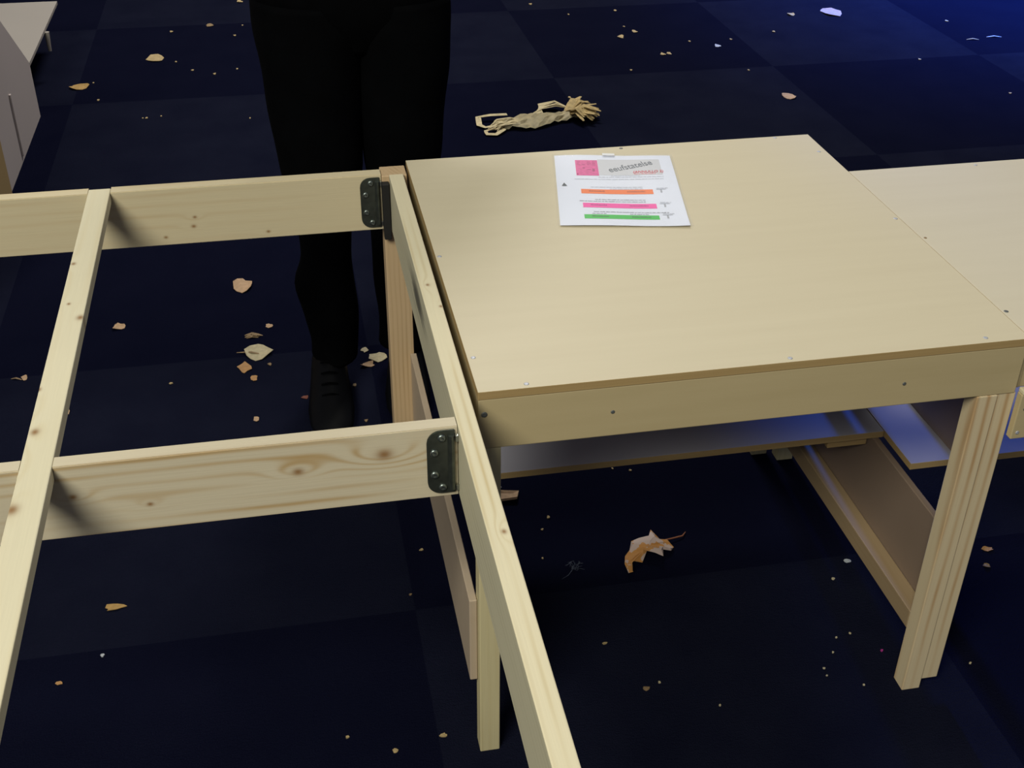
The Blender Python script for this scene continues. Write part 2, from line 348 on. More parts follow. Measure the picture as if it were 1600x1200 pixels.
# corner brackets: a plate with cut corners on the beam and lugs towards the neighbouring timber
def bracket(yf, x1, zt, gap_shadow):
    hb = 0.094; wd = 0.0345; c = 0.0125; th = 0.0030
    root = empty('corner_bracket', Vector((x1-wd/2, yf-0.001, T+zt-hb/2)) - world_loc(fr)); root.parent = fr
    x0 = x1-wd; z1 = zt; z0 = zt-hb
    pts = [(x1, z0), (x1, z1)]+[(x0+c*1.4*(1-math.sin(a_)), z1-c*1.4*(1-math.cos(a_))) for a_ in (0, .3, .6, .9, 1.2, 1.5708)]+[(x0+c*1.4*(1-math.sin(a_)), z0+c*1.4*(1-math.cos(a_))) for a_ in (1.5708, 1.2, .9, .6, .3, 0)]
    link('plate', prism_bm(pts, yf-0.0003-th, yf-0.0003, 'Y', 0.0007), DARK_STEEL, root, zrel=True)
    # rolled rib next to the bend
    bm = bmesh.new(); bmesh.ops.create_cone(bm, segments=14, radius1=0.0042, radius2=0.0042, depth=hb*0.86, cap_ends=True)
    for v in bm.verts: v.co += Vector((x1-0.0045, yf-th-0.0012, (z0+z1)/2))
    link('rib', bm, DARK_STEEL, root, smooth=False, zrel=True)
    for (dx, dz) in ((0.0185, 0.010), (0.0090, 0.031), (0.0090, 0.064), (0.0185, 0.084)):
        screw('screw', (x0+dx, yf-0.0003-th, z1-dz), (0, -1, 0), 0.0054, RIVET, root, 0.0030)
    # lugs between the plate and the neighbouring timber
    lx = -0.0363 if not gap_shadow else -0.0500
    link('lug', box_bm(x1+0.0002, lx, yf-0.006, yf-0.002, z0+0.004, z0+0.012, 0.0004), STEEL, root, zrel=True)
    link('lug', box_bm(x1+0.0002, lx, yf-0.008, yf-0.002, z1-0.015, z1-0.006, 0.0004), STEEL, root, zrel=True)
    return root
bracket(-0.0680, -0.0405, -0.003, False)
r = bracket(0.7150, -0.0530, -0.004, True)
o = bx('gap_shadow', -0.0498, -0.0372, 0.6985, 0.7133, -0.118, -0.012, BLACK, fr)  # dark block painting the shadow in the gap between beam end and rail

# ------------------------------------------------------------------ grey white stand behind, upper left
st = tag(empty('display_stand', (-1.25, 2.7, 0)), 'pale grey and white panelled stand on the carpet in the upper left corner', 'stand')
cx = -1.035; zt = 0.190
pts = [(3.02, 0.0), (3.02, zt), (2.695, 0.431), (2.1, 0.86), (1.5, 0.86), (1.5, 0.0)]
o = link('side_panel', prism_bm(pts, cx-0.016, cx, 'X', 0.0006), STAND_GREY, st)
link('edge_strip', box_bm(cx+0.0002, cx+0.008, 1.60, 2.33, 0.001, 0.40, 0.001), MDF_EDGE, st)
link('rib', box_bm(cx+0.0002, cx+0.006, 2.60, 2.615, 0.02, 0.22, 0.001), STAND_GREY, st)
link('ledge', box_bm(cx-1.1, cx-0.0002, 3.022, 3.80, zt-0.014, zt, 0.002), STAND_WHITE, st)
link('back_panel', box_bm(cx-1.1, cx-0.017, 3.003, 3.0200, 0.0, zt-0.0145, 0.001), STAND_GREY, st)
link('support', box_bm(cx-0.20, cx-0.16, 3.60, 3.64, 0.0, zt-0.0145, 0.001), STAND_GREY, st)
bm = bmesh.new(); bmesh.ops.create_cone(bm, segments=12, radius1=0.006, radius2=0.010, depth=0.07, cap_ends=True)
for v in bm.verts: v.co += Vector((cx+0.004, 3.42, zt-0.047))
link('hook', bm, STAND_WHITE, st)

# ------------------------------------------------------------------ printed sheet in a clear pouch
def paper():
    ca, sa = math.cos(-0.1887), math.sin(-0.1887)
    PX, PY = 0.2056, 0.4518; WW, HH = 0.216, 0.303
    def lift(u, v):   # slightly wavy pouch, raised lower right corner and top edge
        return 0.0012 + 0.0040*max(0, (u/WW-0.55))**2*4*max(0, 1-v/HH-0.5)*2 + 0.0012*math.sin(u*38)*(v/HH)**2 + 0.0010*(1+math.sin(u*22+v*17))
    def sheet(u0, u1, v0, v1, off, th, n=1, nu=18, nv=22, skew=0.0):
        nu = max(1, int(nu*(u1-u0)/WW)+1); nv = max(1, int(nv*(v1-v0)/HH)+1)
        bm = bmesh.new(); g = []
        for s in (0, 1):
            lay = []
            for j in range(nv+1):
                row = []
                for i in range(nu+1):
                    u = u0+(u1-u0)*i/nu; v = v0+(v1-v0)*j/nv + skew*(i/nu)
                    row.append(bm.verts.new((PX+u*ca-v*sa, PY+u*sa+v*ca, T+lift(u, v)+off+s*th)))
                lay.append(row)
            g.append(lay)
        for j in range(nv):
            for i in range(nu):
                bm.faces.new((g[1][j][i], g[1][j][i+1], g[1][j+1][i+1], g[1][j+1][i]))
                bm.faces.new((g[0][j][i], g[0][j+1][i], g[0][j+1][i+1], g[0][j][i+1]))
        bd = [(0, i) for i in range(nu+1)]+[(j, nu) for j in range(1, nv+1)]+[(nv, i) for i in range(nu-1, -1, -1)]+[(j, 0) for j in range(nv-1, 0, -1)]
        for k in range(len(bd)):
            a, b = bd[k], bd[(k+1) % len(bd)]
            bm.faces.new((g[0][a[0]][a[1]], g[0][b[0]][b[1]], g[1][b[0]][b[1]], g[1][a[0]][a[1]]))
        return bm
    root = tag(empty('instruction_sheet', (PX+0.108*ca-0.15*sa, PY+0.108*sa+0.15*ca, T+0.0005)),
               'white printed sheet with orange, pink and green bars in a clear pouch on the tabletop', 'sheet of paper')
    white = plain('sheet_paper', (0.80, 0.84, 0.97), 0.5, var=0.01)
    clear, nt, b = new_mat('pouch_film')
    b.inputs['Base Color'].default_value = (0.90, 0.94, 1, 1); b.inputs['Roughness'].default_value = 0.08; b.inputs['Alpha'].default_value = 0.05
    b.inputs['IOR'].default_value = 1.45
    link('paper', sheet(0.004, 0.212, 0.004, 0.299, 0.0, 0.0002), white, root)
    link('clear_pouch', sheet(0, WW, 0, HH, 0.0012, 0.0001), clear, root, smooth=True)
    def ink(name, col, var=0.0, rough=0.45): return plain(name, col, rough, var=var, scale=120)
    Z = 0.0004
    link('pale_banner', sheet(0.080, 0.190, 0.210, 0.279, Z, 0.0001), ink('banner_grey', (0.64, 0.65, 0.70)), root)
    sq = link('pink_square', sheet(0.040, 0.0795, 0.208, 0.275, Z+0.0001, 0.0001), ink('logo_pink', (0.86, 0.09, 0.36), 0.2), root)
    bmx = bmesh.new()
    rr = random.Random(3)
    mini = []
    for j in range(3):
        for i in range(4):
            if rr.random() < .7:
                u = 0.043+i*0.009; v = 0.254+j*0.006
                mini.append((u, u+rr.uniform(.003, .007), v, v+0.0018))
    mini += [(0.041, 0.0435, 0.2105, 0.2175), (0.069, 0.073, 0.226, 0.238), (0.060, 0.066, 0.233, 0.235), (0.052, 0.056, 0.239, 0.243)]
    def strokes(name, rects, mat, parent, off=Z+0.0003):
        bm = bmesh.new()
        for (u0, u1, v0, v1) in rects:
            s = sheet(u0, u1, v0, v1, off, 0.00008)
            me = bpy.data.meshes.new('tmp'); s.to_mesh(me); s.free(); bm.from_mesh(me); bpy.data.meshes.remove(me)
        return link(name, bm, mat, parent)
    mg = ink('magenta_ink', (0.42, 0.03, 0.17))
    for q_ in mini: strokes('square_mark', [q_], mg, sq)
    grey = ink('grey_ink', (0.16, 0.17, 0.21)); lg = ink('light_grey_ink', (0.40, 0.42, 0.48))
    # rows of small print, too fine to read: words as short strokes
    def row(u0, u1, v, h, slope=0.0, seed=0, gap=0.0015, wmin=0.003, wmax=0.010):
        r = random.Random(seed); out = []; u = u0
        while u < u1:
            w_ = min(r.uniform(wmin, wmax), u1-u)
            vv = v+slope*(u-u0); k = 0.0
            while k < w_:                                     # single letters
                out.append((u+k, u+min(k+0.0011, w_), vv, vv+h*r.uniform(0.55, 1.0))); k += 0.0017
            u += w_+gap
        return out
    strokes('small_print', row(0.078, 0.190, 0.2000, 0.0030, 0.0, 1)+row(0.100, 0.150, 0.2060, 0.0022, 0, 21)+row(0.036, 0.190, 0.1905, 0.0030, 0.002, 2), lg, root)
    strokes('small_print', row(0.062, 0.150, 0.1570, 0.0032, 0, 3)+row(0.094, 0.150, 0.1500, 0.0034, 0, 31), lg, root)
    strokes('small_print', row(0.066, 0.150, 0.1045, 0.0034, 0.0, 4)+row(0.040, 0.150, 0.0965, 0.0036, 0.0, 5), grey, root)
    strokes('small_print', row(0.061, 0.184, 0.0540, 0.0034, -0.005, 6)+row(0.058, 0.082, 0.0470, 0.0034, 0, 7)+row(0.120, 0.150, 0.0465, 0.0034, 0, 8), grey, root)
    for k, (v, col, nm, dk) in enumerate(((0.1395, (0.93, 0.20, 0.015), 'orange_bar', (0.38, 0.07, 0.01)), (0.0815, (0.95, 0.07, 0.42), 'pink_bar', (0.42, 0.02, 0.22)),
                                          (0.0365, (0.02, 0.52, 0.04), 'green_bar', (0.01, 0.14, 0.02)))):
        hh = 0.0185 if k < 2 else 0.0160
        bar = link(nm, sheet(0.0445, 0.1662, v-hh/2, v+hh/2, Z+0.0001, 0.0001), ink(nm, col), root)
        ip = ink(nm+'_print', dk)
        strokes('bar_print', row(0.0575, 0.0845, v-0.001, 0.0055, -0.02, 11+k, 0.0006, .006, .02), ip, bar)
        strokes('bar_print', row(0.122, 0.153, v-0.0015, 0.0050, 0.0, 15+k, 0.0006, .006, .02), ip, bar)
        strokes('measure_marks', row(0.1735, 0.1915, v+0.0125, 0.003, 0, 18+k)+[(0.172, 0.1885, v+0.0085, v+0.0100), (0.1785, 0.1815, v-0.004, v+0.0075)], lg, root)
    # warning triangle at the left
    bm = bmesh.new()
    tri = [(0.0125, 0.160), (0.0215, 0.160), (0.0170, 0.174)]
    vs = [bm.verts.new((PX+u*ca-v*sa, PY+u*sa+v*ca, T+lift(u, v)+0.0009)) for u, v in tri]
    vs2 = [bm.verts.new(v.co+Vector((0, 0, 0.0001))) for v in vs]
    bm.faces.new(vs2); bm.faces.new(list(reversed(vs)))
    for i in range(3): bm.faces.new((vs[i], vs[(i+1) % 3], vs2[(i+1) % 3], vs2[i]))
    link('triangle_mark', bm, ink('dark_ink', (0.05, 0.06, 0.07)), root)
    # headline lettering as curves turned to mesh, then laid on the sheet
    def lettering(name, s, u, v, size, rot, mat, shear=0.25, sx=1.0, weight=0.0):
        c = bpy.data.curves.new(name, 'FONT'); c.body = s; c.size = size; c.shear = shear; c.extrude = 0; c.offset = weight
        o = bpy.data.objects.new(name, c); COL.objects.link(o)
        bpy.context.view_layer.update()
        me = bpy.data.meshes.new_from_object(o.evaluated_get(bpy.context.evaluated_depsgraph_get()))
        bpy.data.objects.remove(o); bm = bmesh.new(); bm.from_mesh(me); bpy.data.meshes.remove(me)
        cr, sr = math.cos(rot), math.sin(rot)
        for p in bm.verts:
            x, y = p.co.x*sx, p.co.y
            uu = u+x*cr-y*sr; vv = v+x*sr+y*cr
            p.co = Vector((PX+uu*ca-vv*sa, PY+uu*sa+vv*ca, T+lift(uu, vv)+0.0010))
        bmesh.ops.solidify(bm, geom=bm.faces[:], thickness=0.0001)
        return link(name, bm, mat, root)
    lettering('headline', 'eeufstatelse', 0.099, 0.222, 0.030, math.atan2(0.034, 0.080), ink('headline_grey', (0.22, 0.24, 0.28)), 0.3, 0.60, 0.0001)
    red = ink('red_ink', (0.80, 0.10, 0.14))
    lettering('red_line', '(ANNULLO 2)', 0.139, 0.2180, 0.0135, 0.03, red, 0.2, 0.64, 0.0002)
    strokes('red_small_print', row(0.141, 0.178, 0.2130, 0.0040, 0.0, 44), red, root)
    # a small glint of folded film on the top edge
    link('film_fold', sheet(0.090, 0.112, 0.2920, 0.3000, 0.0035, 0.0004), plain('film_glint', (0.95, 0.97, 1.0), 0.1, var=0.0), root)
paper()

# ------------------------------------------------------------------ debris on the carpet
CHIPC = {'tan': (0.62, 0.46, 0.22), 'amber': (0.62, 0.38, 0.12), 'brown': (0.36, 0.24, 0.12), 'peach': (0.66, 0.43, 0.25), 'pale': (0.72, 0.62, 0.38),
         'orange': (0.62, 0.33, 0.12), 'white': (0.62, 0.66, 0.72), 'magenta': (0.55, 0.04, 0.32), 'pink': (0.66, 0.48, 0.42), 'red': (0.25, 0.07, 0.04)}
CHIPM = {k: plain('chip_'+k, tuple(c*0.78 for c in v), 0.75, var=0.2, scale=90, bump=0.4) for k, v in CHIPC.items()}
def chip(x, y, w_, d_, kind, col, label, grp, i):
    r = random.Random(100+i); bm = bmesh.new()
    if kind == 'crumb': w_ *= r.uniform(0.45, 0.85); d_ *= r.uniform(0.4, 0.8)
    if kind in ('chip', 'block', 'crumb'):
        big = kind == 'chip' and w_ > 0.045
        d_ = max(min(d_*(0.9 if big else 0.72), w_*1.5), 0.003)
        h = min(0.20*w_, 0.010) if kind != 'block' else 0.006
        n = 4 if kind == 'block' else (6 if kind == 'crumb' else 11)
        rings = []
        curl = r.uniform(0.4, 1.0)*h; ph = r.uniform(0, 3.1)
        th = 0.0012 if kind == 'chip' else (0.006 if kind == 'block' else 0.002)
        pts = []
        for k in range(n):
            a = 2*math.pi*k/n+r.uniform(-.2, .2)*(kind != 'block')
            rad = (r.uniform(0.86, 1.12) if big else r.uniform(0.66, 1.12)) if kind != 'block' else 1.25
            if kind == 'block': a += 0.62
            pts.append((math.cos(a)*rad, math.sin(a)*rad))
        def Zf(u, v): return (u*math.cos(ph)+v*math.sin(ph))**2*curl
        lay = []
        for s in (0, 1):
            R = []
            for f in (0.55, 1.0):
                R.append([bm.verts.new((u*f*w_/2, v*f*d_/2, Zf(u*f, v*f)+s*th+0.0003)) for u, v in pts])
            c = bm.verts.new((0, 0, s*th+0.0003+(0.25*h if s else 0))); lay.append((R, c))
        for s in (0, 1):
            R, c = lay[s]
            for k in range(n):
                k2 = (k+1) % n
                f1 = (c, R[0][k], R[0][k2]); f2 = (R[0][k], R[1][k], R[1][k2], R[0][k2])
                bm.faces.new(f1 if s else f1[::-1]); bm.faces.new(f2 if s else f2[::-1])
        for k in range(n):
            k2 = (k+1) % n; bm.faces.new((lay[0][0][1][k], lay[0][0][1][k2], lay[1][0][1][k2], lay[1][0][1][k]))
    else:
        if kind == 'twig': d_ = max(d_, 0.02)
        m_ = 1 if kind == 'twig' else 6
        for q_ in range(m_):
            a = r.uniform(-0.5, 0.2); L = w_*r.uniform(.6, 1.0) if m_ > 1 else w_
            ox, oy = (r.uniform(-.3, .3)*w_, r.uniform(-.4, .4)*d_) if m_ > 1 else (0, 0)
            ribbon(bm, [(ox-L/2*math.cos(a), oy-L/2*math.sin(a), 0.001), (ox, oy, 0.004+r.uniform(0, .004)), (ox+L/2*math.cos(a), oy+L/2*math.sin(a), 0.001)], max(0.0012, min(d_*0.12, 0.004)))
    for v in bm.verts: v.co += Vector((x, y, 0))
    zmin = min(v.co.z for v in bm.verts)
    for v in bm.verts: v.co.z -= zmin - 0.0002
    bmesh.ops.recalc_face_normals(bm, faces=bm.faces)
    nm = {'chip': 'wood_chip', 'block': 'wood_offcut', 'crumb': 'wood_crumb', 'twig': 'wood_splinter', 'twigs': 'splinter_tuft'}[kind]
    o = link(nm, bm, CHIPM[col], origin='base')
    tag(o, label, {'chip': 'wood chip', 'block': 'wood offcut', 'crumb': 'crumb', 'twig': 'splinter', 'twigs': 'splinters'}[kind], grp or 'wood debris on the carpet')
def ribbon(bm, pts, hw, th=0.0008, taper=True):
    """thin strip along pts"""
    P = [Vector(p) for p in pts]
    Q = []
    for i in range(len(P)-1):
        for k in range(4):
            t = k/4; Q.append(P[i].lerp(P[i+1], t))
    Q.append(P[-1])
    rows = []
    for i, p in enumerate(Q):
        d = (Q[min(i+1, len(Q)-1)]-Q[max(i-1, 0)]).normalized(); s = Vector((-d.y, d.x, 0))
        if s.length < 1e-4: s = Vector((1, 0, 0))
        s.normalize(); f = hw*(1 if not taper else max(0.25, math.sin(math.pi*(0.12+0.76*i/(len(Q)-1)))))
        up = Vector((0, 0, th))
        rows.append([bm.verts.new(p-s*f), bm.verts.new(p+s*f), bm.verts.new(p+s*f+up), bm.verts.new(p-s*f+up)])
    for a, b in zip(rows, rows[1:]):
        for k in range(4): bm.faces.new((a[k], a[(k+1) % 4], b[(k+1) % 4], b[k]))
    bm.faces.new(rows[0][::-1]); bm.faces.new(rows[-1])
DEBRIS = [
    (-0.68, 3.612, 0.0671, 0.0991, 'chip', 'tan', 'forked tan wood chip, the widest on the carpet in the upper left', ''),
    (-0.935, 3.309, 0.0679, 0.0734, 'chip', 'amber', 'narrow curved amber wood chip on the carpet right of the pale stand panel', ''),
    (-0.475, 4.037, 0.0324, 0.096, 'chip', 'brown', 'small brown wood chip on the carpet left of the standing legs, near the top edge', ''),
    (-0.351, 4.392, 0.0324, 0.108, 'chip', 'tan', 'small pale tan wood chip cut by the photo top edge left of the dark trousers', ''),
    (-0.352, 1.623, 0.0518, 0.083, 'chip', 'peach', 'rounded peach coloured wood chip alone in the middle of the open timber frame', ''),
    (-0.655, 1.459, 0.0326, 0.0452, 'chip', 'peach', 'small pointed peach wood chip on the carpet just right of the cross batten', ''),
    (-0.318, 1.275, 0.0651, 0.081, 'chip', 'pale', 'pale cream rounded wood chip, the largest seen through the open frame', ''),
    (-0.336, 1.275, 0.0702, 0.023, 'twig', 'brown', 'thin brown splinter poking out from under the pale cream chip', ''),
    (-0.35, 1.213, 0.0345, 0.078, 'chip', 'orange', 'orange bent wood chip touching the lower left of the pale cream chip', ''),
    (-0.33, 1.162, 0.0173, 0.047, 'chip', 'orange', 'small orange wood chip at the bottom tip of the cluster below the pale cream chip', ''),
    (-0.293, 1.218, 0.0133, 0.037, 'crumb', 'brown', 'tiny brown crumb just right of the orange bent chip', ''),
    (-0.329, 1.357, 0.0367, 0.034, 'twigs', 'brown', 'loose tuft of thin brown splinters above the pale cream chip', ''),
    (-0.29, 1.4, 0.0192, 0.033, 'chip', 'peach', 'tiny peach wood chip above and right of the pale cream chip', ''),
    (-0.068, 1.245, 0.0202, 0.0331, 'chip', 'pale', 'small pale chip between the dark trouser leg and the far timber post', ''),
    (-0.041, 1.205, 0.0457, 0.0463, 'chip', 'pale', 'angular pale wood offcut lying against the foot of the far timber post', ''),
    (-0.068, 1.174, 0.0357, 0.0311, 'chip', 'peach', 'slim peach splinter just below the angular pale offcut by the post', ''),
    (-0.327, 0.991, 0.0141, 0.03, 'chip', 'peach', 'small peach wood chip just above the knotted cross beam', ''),
    (-0.865, 1.255, 0.0263, 0.0202, 'twig', 'brown', 'thin brown splinter on the carpet left of the cross batten', ''),
    (-0.848, 1.258, 0.0163, 0.0373, 'chip', 'peach', 'small peach chip touching the left edge of the cross batten', ''),
    (-0.74, 1.094, 0.0224, 0.0313, 'chip', 'peach', 'peach wood chip half hidden by the right edge of the cross batten', ''),
    (-0.517, 1.173, 0.0132, 0.022, 'crumb', 'tan', 'tiny dull crumb between the cross batten and the peach and orange chips', ''),
    (-0.582, 0.437, 0.0377, 0.0251, 'chip', 'amber', 'amber half-round wood chip alone on the dark carpet in the lower left', ''),
    (-0.594, 0.32, 0.0122, 0.017, 'crumb', 'white', 'tiny bright white crumb on the carpet in the lower left', ''),
    (-0.659, 0.269, 0.0163, 0.0132, 'chip', 'orange', 'small dull orange chip nearest the lower end of the cross batten', ''),
    (0.157, 0.62, 0.0569, 0.0408, 'block', 'peach', 'pinkish rectangular wood offcut beside the near left table leg', ''),
    (0.145, 0.656, 0.0214, 0.0163, 'twig', 'white', 'thin white wisp just above the pinkish offcut by the table leg', ''),
    (0.752, 0.318, 0.0143, 0.0188, 'chip', 'white', 'small white chip on the carpet left of the near right table leg', ''),
    (1.029, 0.301, 0.0224, 0.0197, 'chip', 'orange', 'small orange chip on the carpet right of the near right table leg', ''),
    (1.003, 0.259, 0.0163, 0.017, 'chip', 'brown', 'dull brown chip just below the orange one right of the near right leg', ''),
    (0.712, 0.09, 0.0091, 0.0121, 'crumb', 'magenta', 'tiny magenta crumb left of the foot of the near right table leg', ''),
    (2.238, 3.795, 0.0871, 0.1464, 'chip', 'pink', 'pinkish pale wood chip near the top edge, largest in the upper right', ''),
    (1.626, 2.779, 0.0467, 0.0852, 'chip', 'peach', 'peach wood chip on the carpet beyond the notch between the two tabletops', ''),
    (2.662, 3.319, 0.0516, 0.0855, 'twig', 'tan', 'thin tan splinter in the blue-lit carpet, left one of two', ''),
    (2.77, 3.338, 0.0649, 0.077, 'twig', 'white', 'thin pale splinter with a white tip in the blue-lit carpet, right one of two', ''),
    (1.209, 3.594, 0.0294, 0.0817, 'chip', 'tan', 'small tan chip left of all those scattered beyond the tabletop', ''),
    (1.29, 3.655, 0.0243, 0.0832, 'chip', 'tan', 'small tan chip just right of and beyond the leftmost one past the tabletop', ''),
    (1.317, 3.339, 0.0232, 0.0585, 'chip', 'tan', 'left one of two touching small chips beyond the tabletop', ''),
    (1.343, 3.344, 0.0212, 0.0671, 'chip', 'tan', 'right one of two touching small chips beyond the tabletop', ''),
    (1.476, 3.487, 0.0214, 0.062, 'crumb', 'tan', 'tiny tan crumb beyond the two touching chips', ''),
    (1.571, 3.409, 0.0265, 0.0794, 'chip', 'white', 'small whitish chip beyond and right of the two touching chips', ''),
    (2.047, 3.795, 0.0314, 0.083, 'chip', 'tan', 'small tan chip just left of the pinkish pale chip near the top edge', ''),
    (1.874, 3.559, 0.0243, 0.0656, 'crumb', 'tan', 'tiny tan crumb below and left of the pinkish pale chip', ''),
    (2.314, 3.107, 0.0182, 0.0595, 'crumb', 'tan', 'tiny crumb at the border of the blue-lit carpet', ''),
    (-0.201, 0.068, 0.0091, 0.011, 'crumb', 'tan', 'tiny crumb on the dark carpet under the near end of the frame, left one', ''),
    (-0.052, 0.044, 0.0122, 0.0132, 'chip', 'tan', 'small tan chip just left of the near left leg foot', ''),
    (-0.129, 0.027, 0.0112, 0.012, 'chip', 'tan', 'small tan chip near the bottom edge, left of the near left leg foot', ''),
    (-0.064, 0.375, 0.0112, 0.013, 'crumb', 'brown', 'tiny brown crumb left of the low plywood rail, beside its middle', ''),
    (-0.029, 0.493, 0.0124, 0.0151, 'crumb', 'tan', 'tiny tan crumb left of the upper part of the low plywood rail', ''),
    (-0.092, 0.944, 0.0133, 0.0231, 'crumb', 'brown', 'tiny brown crumb between the shoe and the far timber post', ''),
    (-0.218, 1.062, 0.0182, 0.021, 'chip', 'red', 'dull reddish chip just left of the black shoe', ''),
    (-0.105, 1.091, 0.0143, 0.0271, 'crumb', 'brown', 'tiny brown crumb just right of the black shoe', ''),
    (0.291, 0.08, 0.0124, 0.0126, 'chip', 'brown', 'dull brown chip on the dark carpet under the table front', ''),
    (0.25, 0.193, 0.0112, 0.0124, 'crumb', 'tan', 'tiny crumb in the middle of the dark carpet right of the long rail', ''),
    (-0.631, 3.969, 0.0182, 0.056, 'crumb', 'tan', 'tiny tan wood crumb on the carpet left of the dark trousers, beyond the frame', 'wood crumbs beyond the frame'),
    (-0.339, 4.015, 0.0182, 0.057, 'crumb', 'tan', 'tiny tan wood crumb on the carpet left of the dark trousers, beyond the frame', 'wood crumbs beyond the frame'),
    (-0.371, 3.871, 0.0182, 0.055, 'crumb', 'tan', 'tiny tan wood crumb on the carpet left of the dark trousers, beyond the frame', 'wood crumbs beyond the frame'),
    (-0.597, 3.558, 0.0173, 0.049, 'crumb', 'tan', 'tiny tan wood crumb on the carpet left of the dark trousers, beyond the frame', 'wood crumbs beyond the frame'),
    (-0.531, 3.444, 0.0173, 0.047, 'crumb', 'tan', 'tiny tan wood crumb on the carpet left of the dark trousers, beyond the frame', 'wood crumbs beyond the frame'),
    (-0.448, 3.384, 0.0173, 0.046, 'crumb', 'tan', 'tiny tan wood crumb on the carpet left of the dark trousers, beyond the frame', 'wood crumbs beyond the frame'),
    (-0.362, 3.431, 0.0173, 0.047, 'crumb', 'tan', 'tiny tan wood crumb on the carpet left of the dark trousers, beyond the frame', 'wood crumbs beyond the frame'),
    (-0.889, 3.352, 0.0163, 0.0452, 'crumb', 'tan', 'tiny tan wood crumb on the carpet left of the dark trousers, beyond the frame', 'wood crumbs beyond the frame'),
    (-0.853, 3.155, 0.0161, 0.0422, 'crumb', 'tan', 'tiny tan wood crumb on the carpet left of the dark trousers, beyond the frame', 'wood crumbs beyond the frame'),
    (-0.686, 2.942, 0.0151, 0.0381, 'crumb', 'tan', 'tiny tan wood crumb on the carpet left of the dark trousers, beyond the frame', 'wood crumbs beyond the frame'),
    (-0.673, 2.94, 0.0163, 0.0381, 'crumb', 'tan', 'tiny tan wood crumb on the carpet left of the dark trousers, beyond the frame', 'wood crumbs beyond the frame'),
    (-0.624, 2.951, 0.0163, 0.0391, 'crumb', 'tan', 'tiny tan wood crumb on the carpet left of the dark trousers, beyond the frame', 'wood crumbs beyond the frame'),
    (-0.32, 2.88, 0.0153, 0.038, 'crumb', 'tan', 'tiny tan wood crumb on the carpet left of the dark trousers, beyond the frame', 'wood crumbs beyond the frame'),
    (1.264, 3.735, 0.0192, 0.057, 'crumb', 'tan', 'tiny tan wood crumb on the carpet beyond the far edge of the tabletops', 'wood crumbs beyond the tabletops'),
    (1.135, 3.166, 0.0182, 0.0466, 'crumb', 'tan', 'tiny tan wood crumb on the carpet beyond the far edge of the tabletops', 'wood crumbs beyond the tabletops'),
    (1.29, 3.979, 0.0192, 0.0614, 'crumb', 'tan', 'tiny tan wood crumb on the carpet beyond the far edge of the tabletops', 'wood crumbs beyond the tabletops'),
    (1.071, 3.953, 0.0192, 0.0606, 'crumb', 'tan', 'tiny tan wood crumb on the carpet beyond the far edge of the tabletops', 'wood crumbs beyond the tabletops'),
    (0.827, 2.899, 0.0163, 0.042, 'crumb', 'tan', 'tiny tan wood crumb on the carpet beyond the far edge of the tabletops', 'wood crumbs beyond the tabletops'),
    (0.937, 4.142, 0.0202, 0.0633, 'crumb', 'tan', 'tiny tan wood crumb on the carpet beyond the far edge of the tabletops', 'wood crumbs beyond the tabletops'),
    (1.656, 3.485, 0.0182, 0.0541, 'crumb', 'tan', 'tiny tan wood crumb on the carpet beyond the far edge of the tabletops', 'wood crumbs beyond the tabletops'),
    (1.588, 3.091, 0.0182, 0.0468, 'crumb', 'tan', 'tiny tan wood crumb on the carpet beyond the far edge of the tabletops', 'wood crumbs beyond the tabletops'),
    (2.687, 3.591, 0.0202, 0.0613, 'crumb', 'tan', 'tiny tan wood crumb on the carpet beyond the far edge of the tabletops', 'wood crumbs beyond the tabletops'),
    (2.458, 2.675, 0.0173, 0.0453, 'crumb', 'tan', 'tiny tan wood crumb on the carpet beyond the far edge of the tabletops', 'wood crumbs beyond the tabletops'),
    (0.393, 0.677, 0.0092, 0.0126, 'crumb', 'tan', 'tiny pale crumb on the carpet right of the long rail, under the table', 'wood crumbs under the table'),
    (0.428, 0.664, 0.0092, 0.0136, 'crumb', 'tan', 'tiny pale crumb on the carpet right of the long rail, under the table', 'wood crumbs under the table'),
    (0.228, 0.545, 0.0092, 0.0124, 'crumb', 'tan', 'tiny pale crumb on the carpet right of the long rail, under the table', 'wood crumbs under the table'),
    (0.208, 0.511, 0.0082, 0.0112, 'crumb', 'tan', 'tiny pale crumb on the carpet right of the long rail, under the table', 'wood crumbs under the table'),
    (0.191, 0.429, 0.0091, 0.0114, 'crumb', 'tan', 'tiny pale crumb on the carpet right of the long rail, under the table', 'wood crumbs under the table'),
    (0.784, 0.656, 0.0102, 0.0143, 'crumb', 'tan', 'tiny pale crumb on the carpet right of the long rail, under the table', 'wood crumbs under the table'),
    (0.648, 0.133, 0.0071, 0.0098, 'crumb', 'pale', 'tiny dim crumb on the carpet around the near right leg', 'crumbs around the near right leg'),
    (0.676, 0.139, 0.0082, 0.0089, 'crumb', 'pale', 'tiny dim crumb on the carpet around the near right leg', 'crumbs around the near right leg'),
    (0.628, 0.101, 0.0071, 0.0098, 'crumb', 'pale', 'tiny dim crumb on the carpet around the near right leg', 'crumbs around the near right leg'),
    (0.598, 0.069, 0.0071, 0.0085, 'crumb', 'pale', 'tiny dim crumb on the carpet around the near right leg', 'crumbs around the near right leg'),
    (0.596, 0.053, 0.0071, 0.0085, 'crumb', 'pale', 'tiny dim crumb on the carpet around the near right leg', 'crumbs around the near right leg'),
    (0.648, 0.022, 0.0071, 0.0089, 'crumb', 'pale', 'tiny dim crumb on the carpet around the near right leg', 'crumbs around the near right leg'),
    (0.705, 0.276, 0.0091, 0.0112, 'crumb', 'pale', 'tiny dim crumb on the carpet around the near right leg', 'crumbs around the near right leg'),
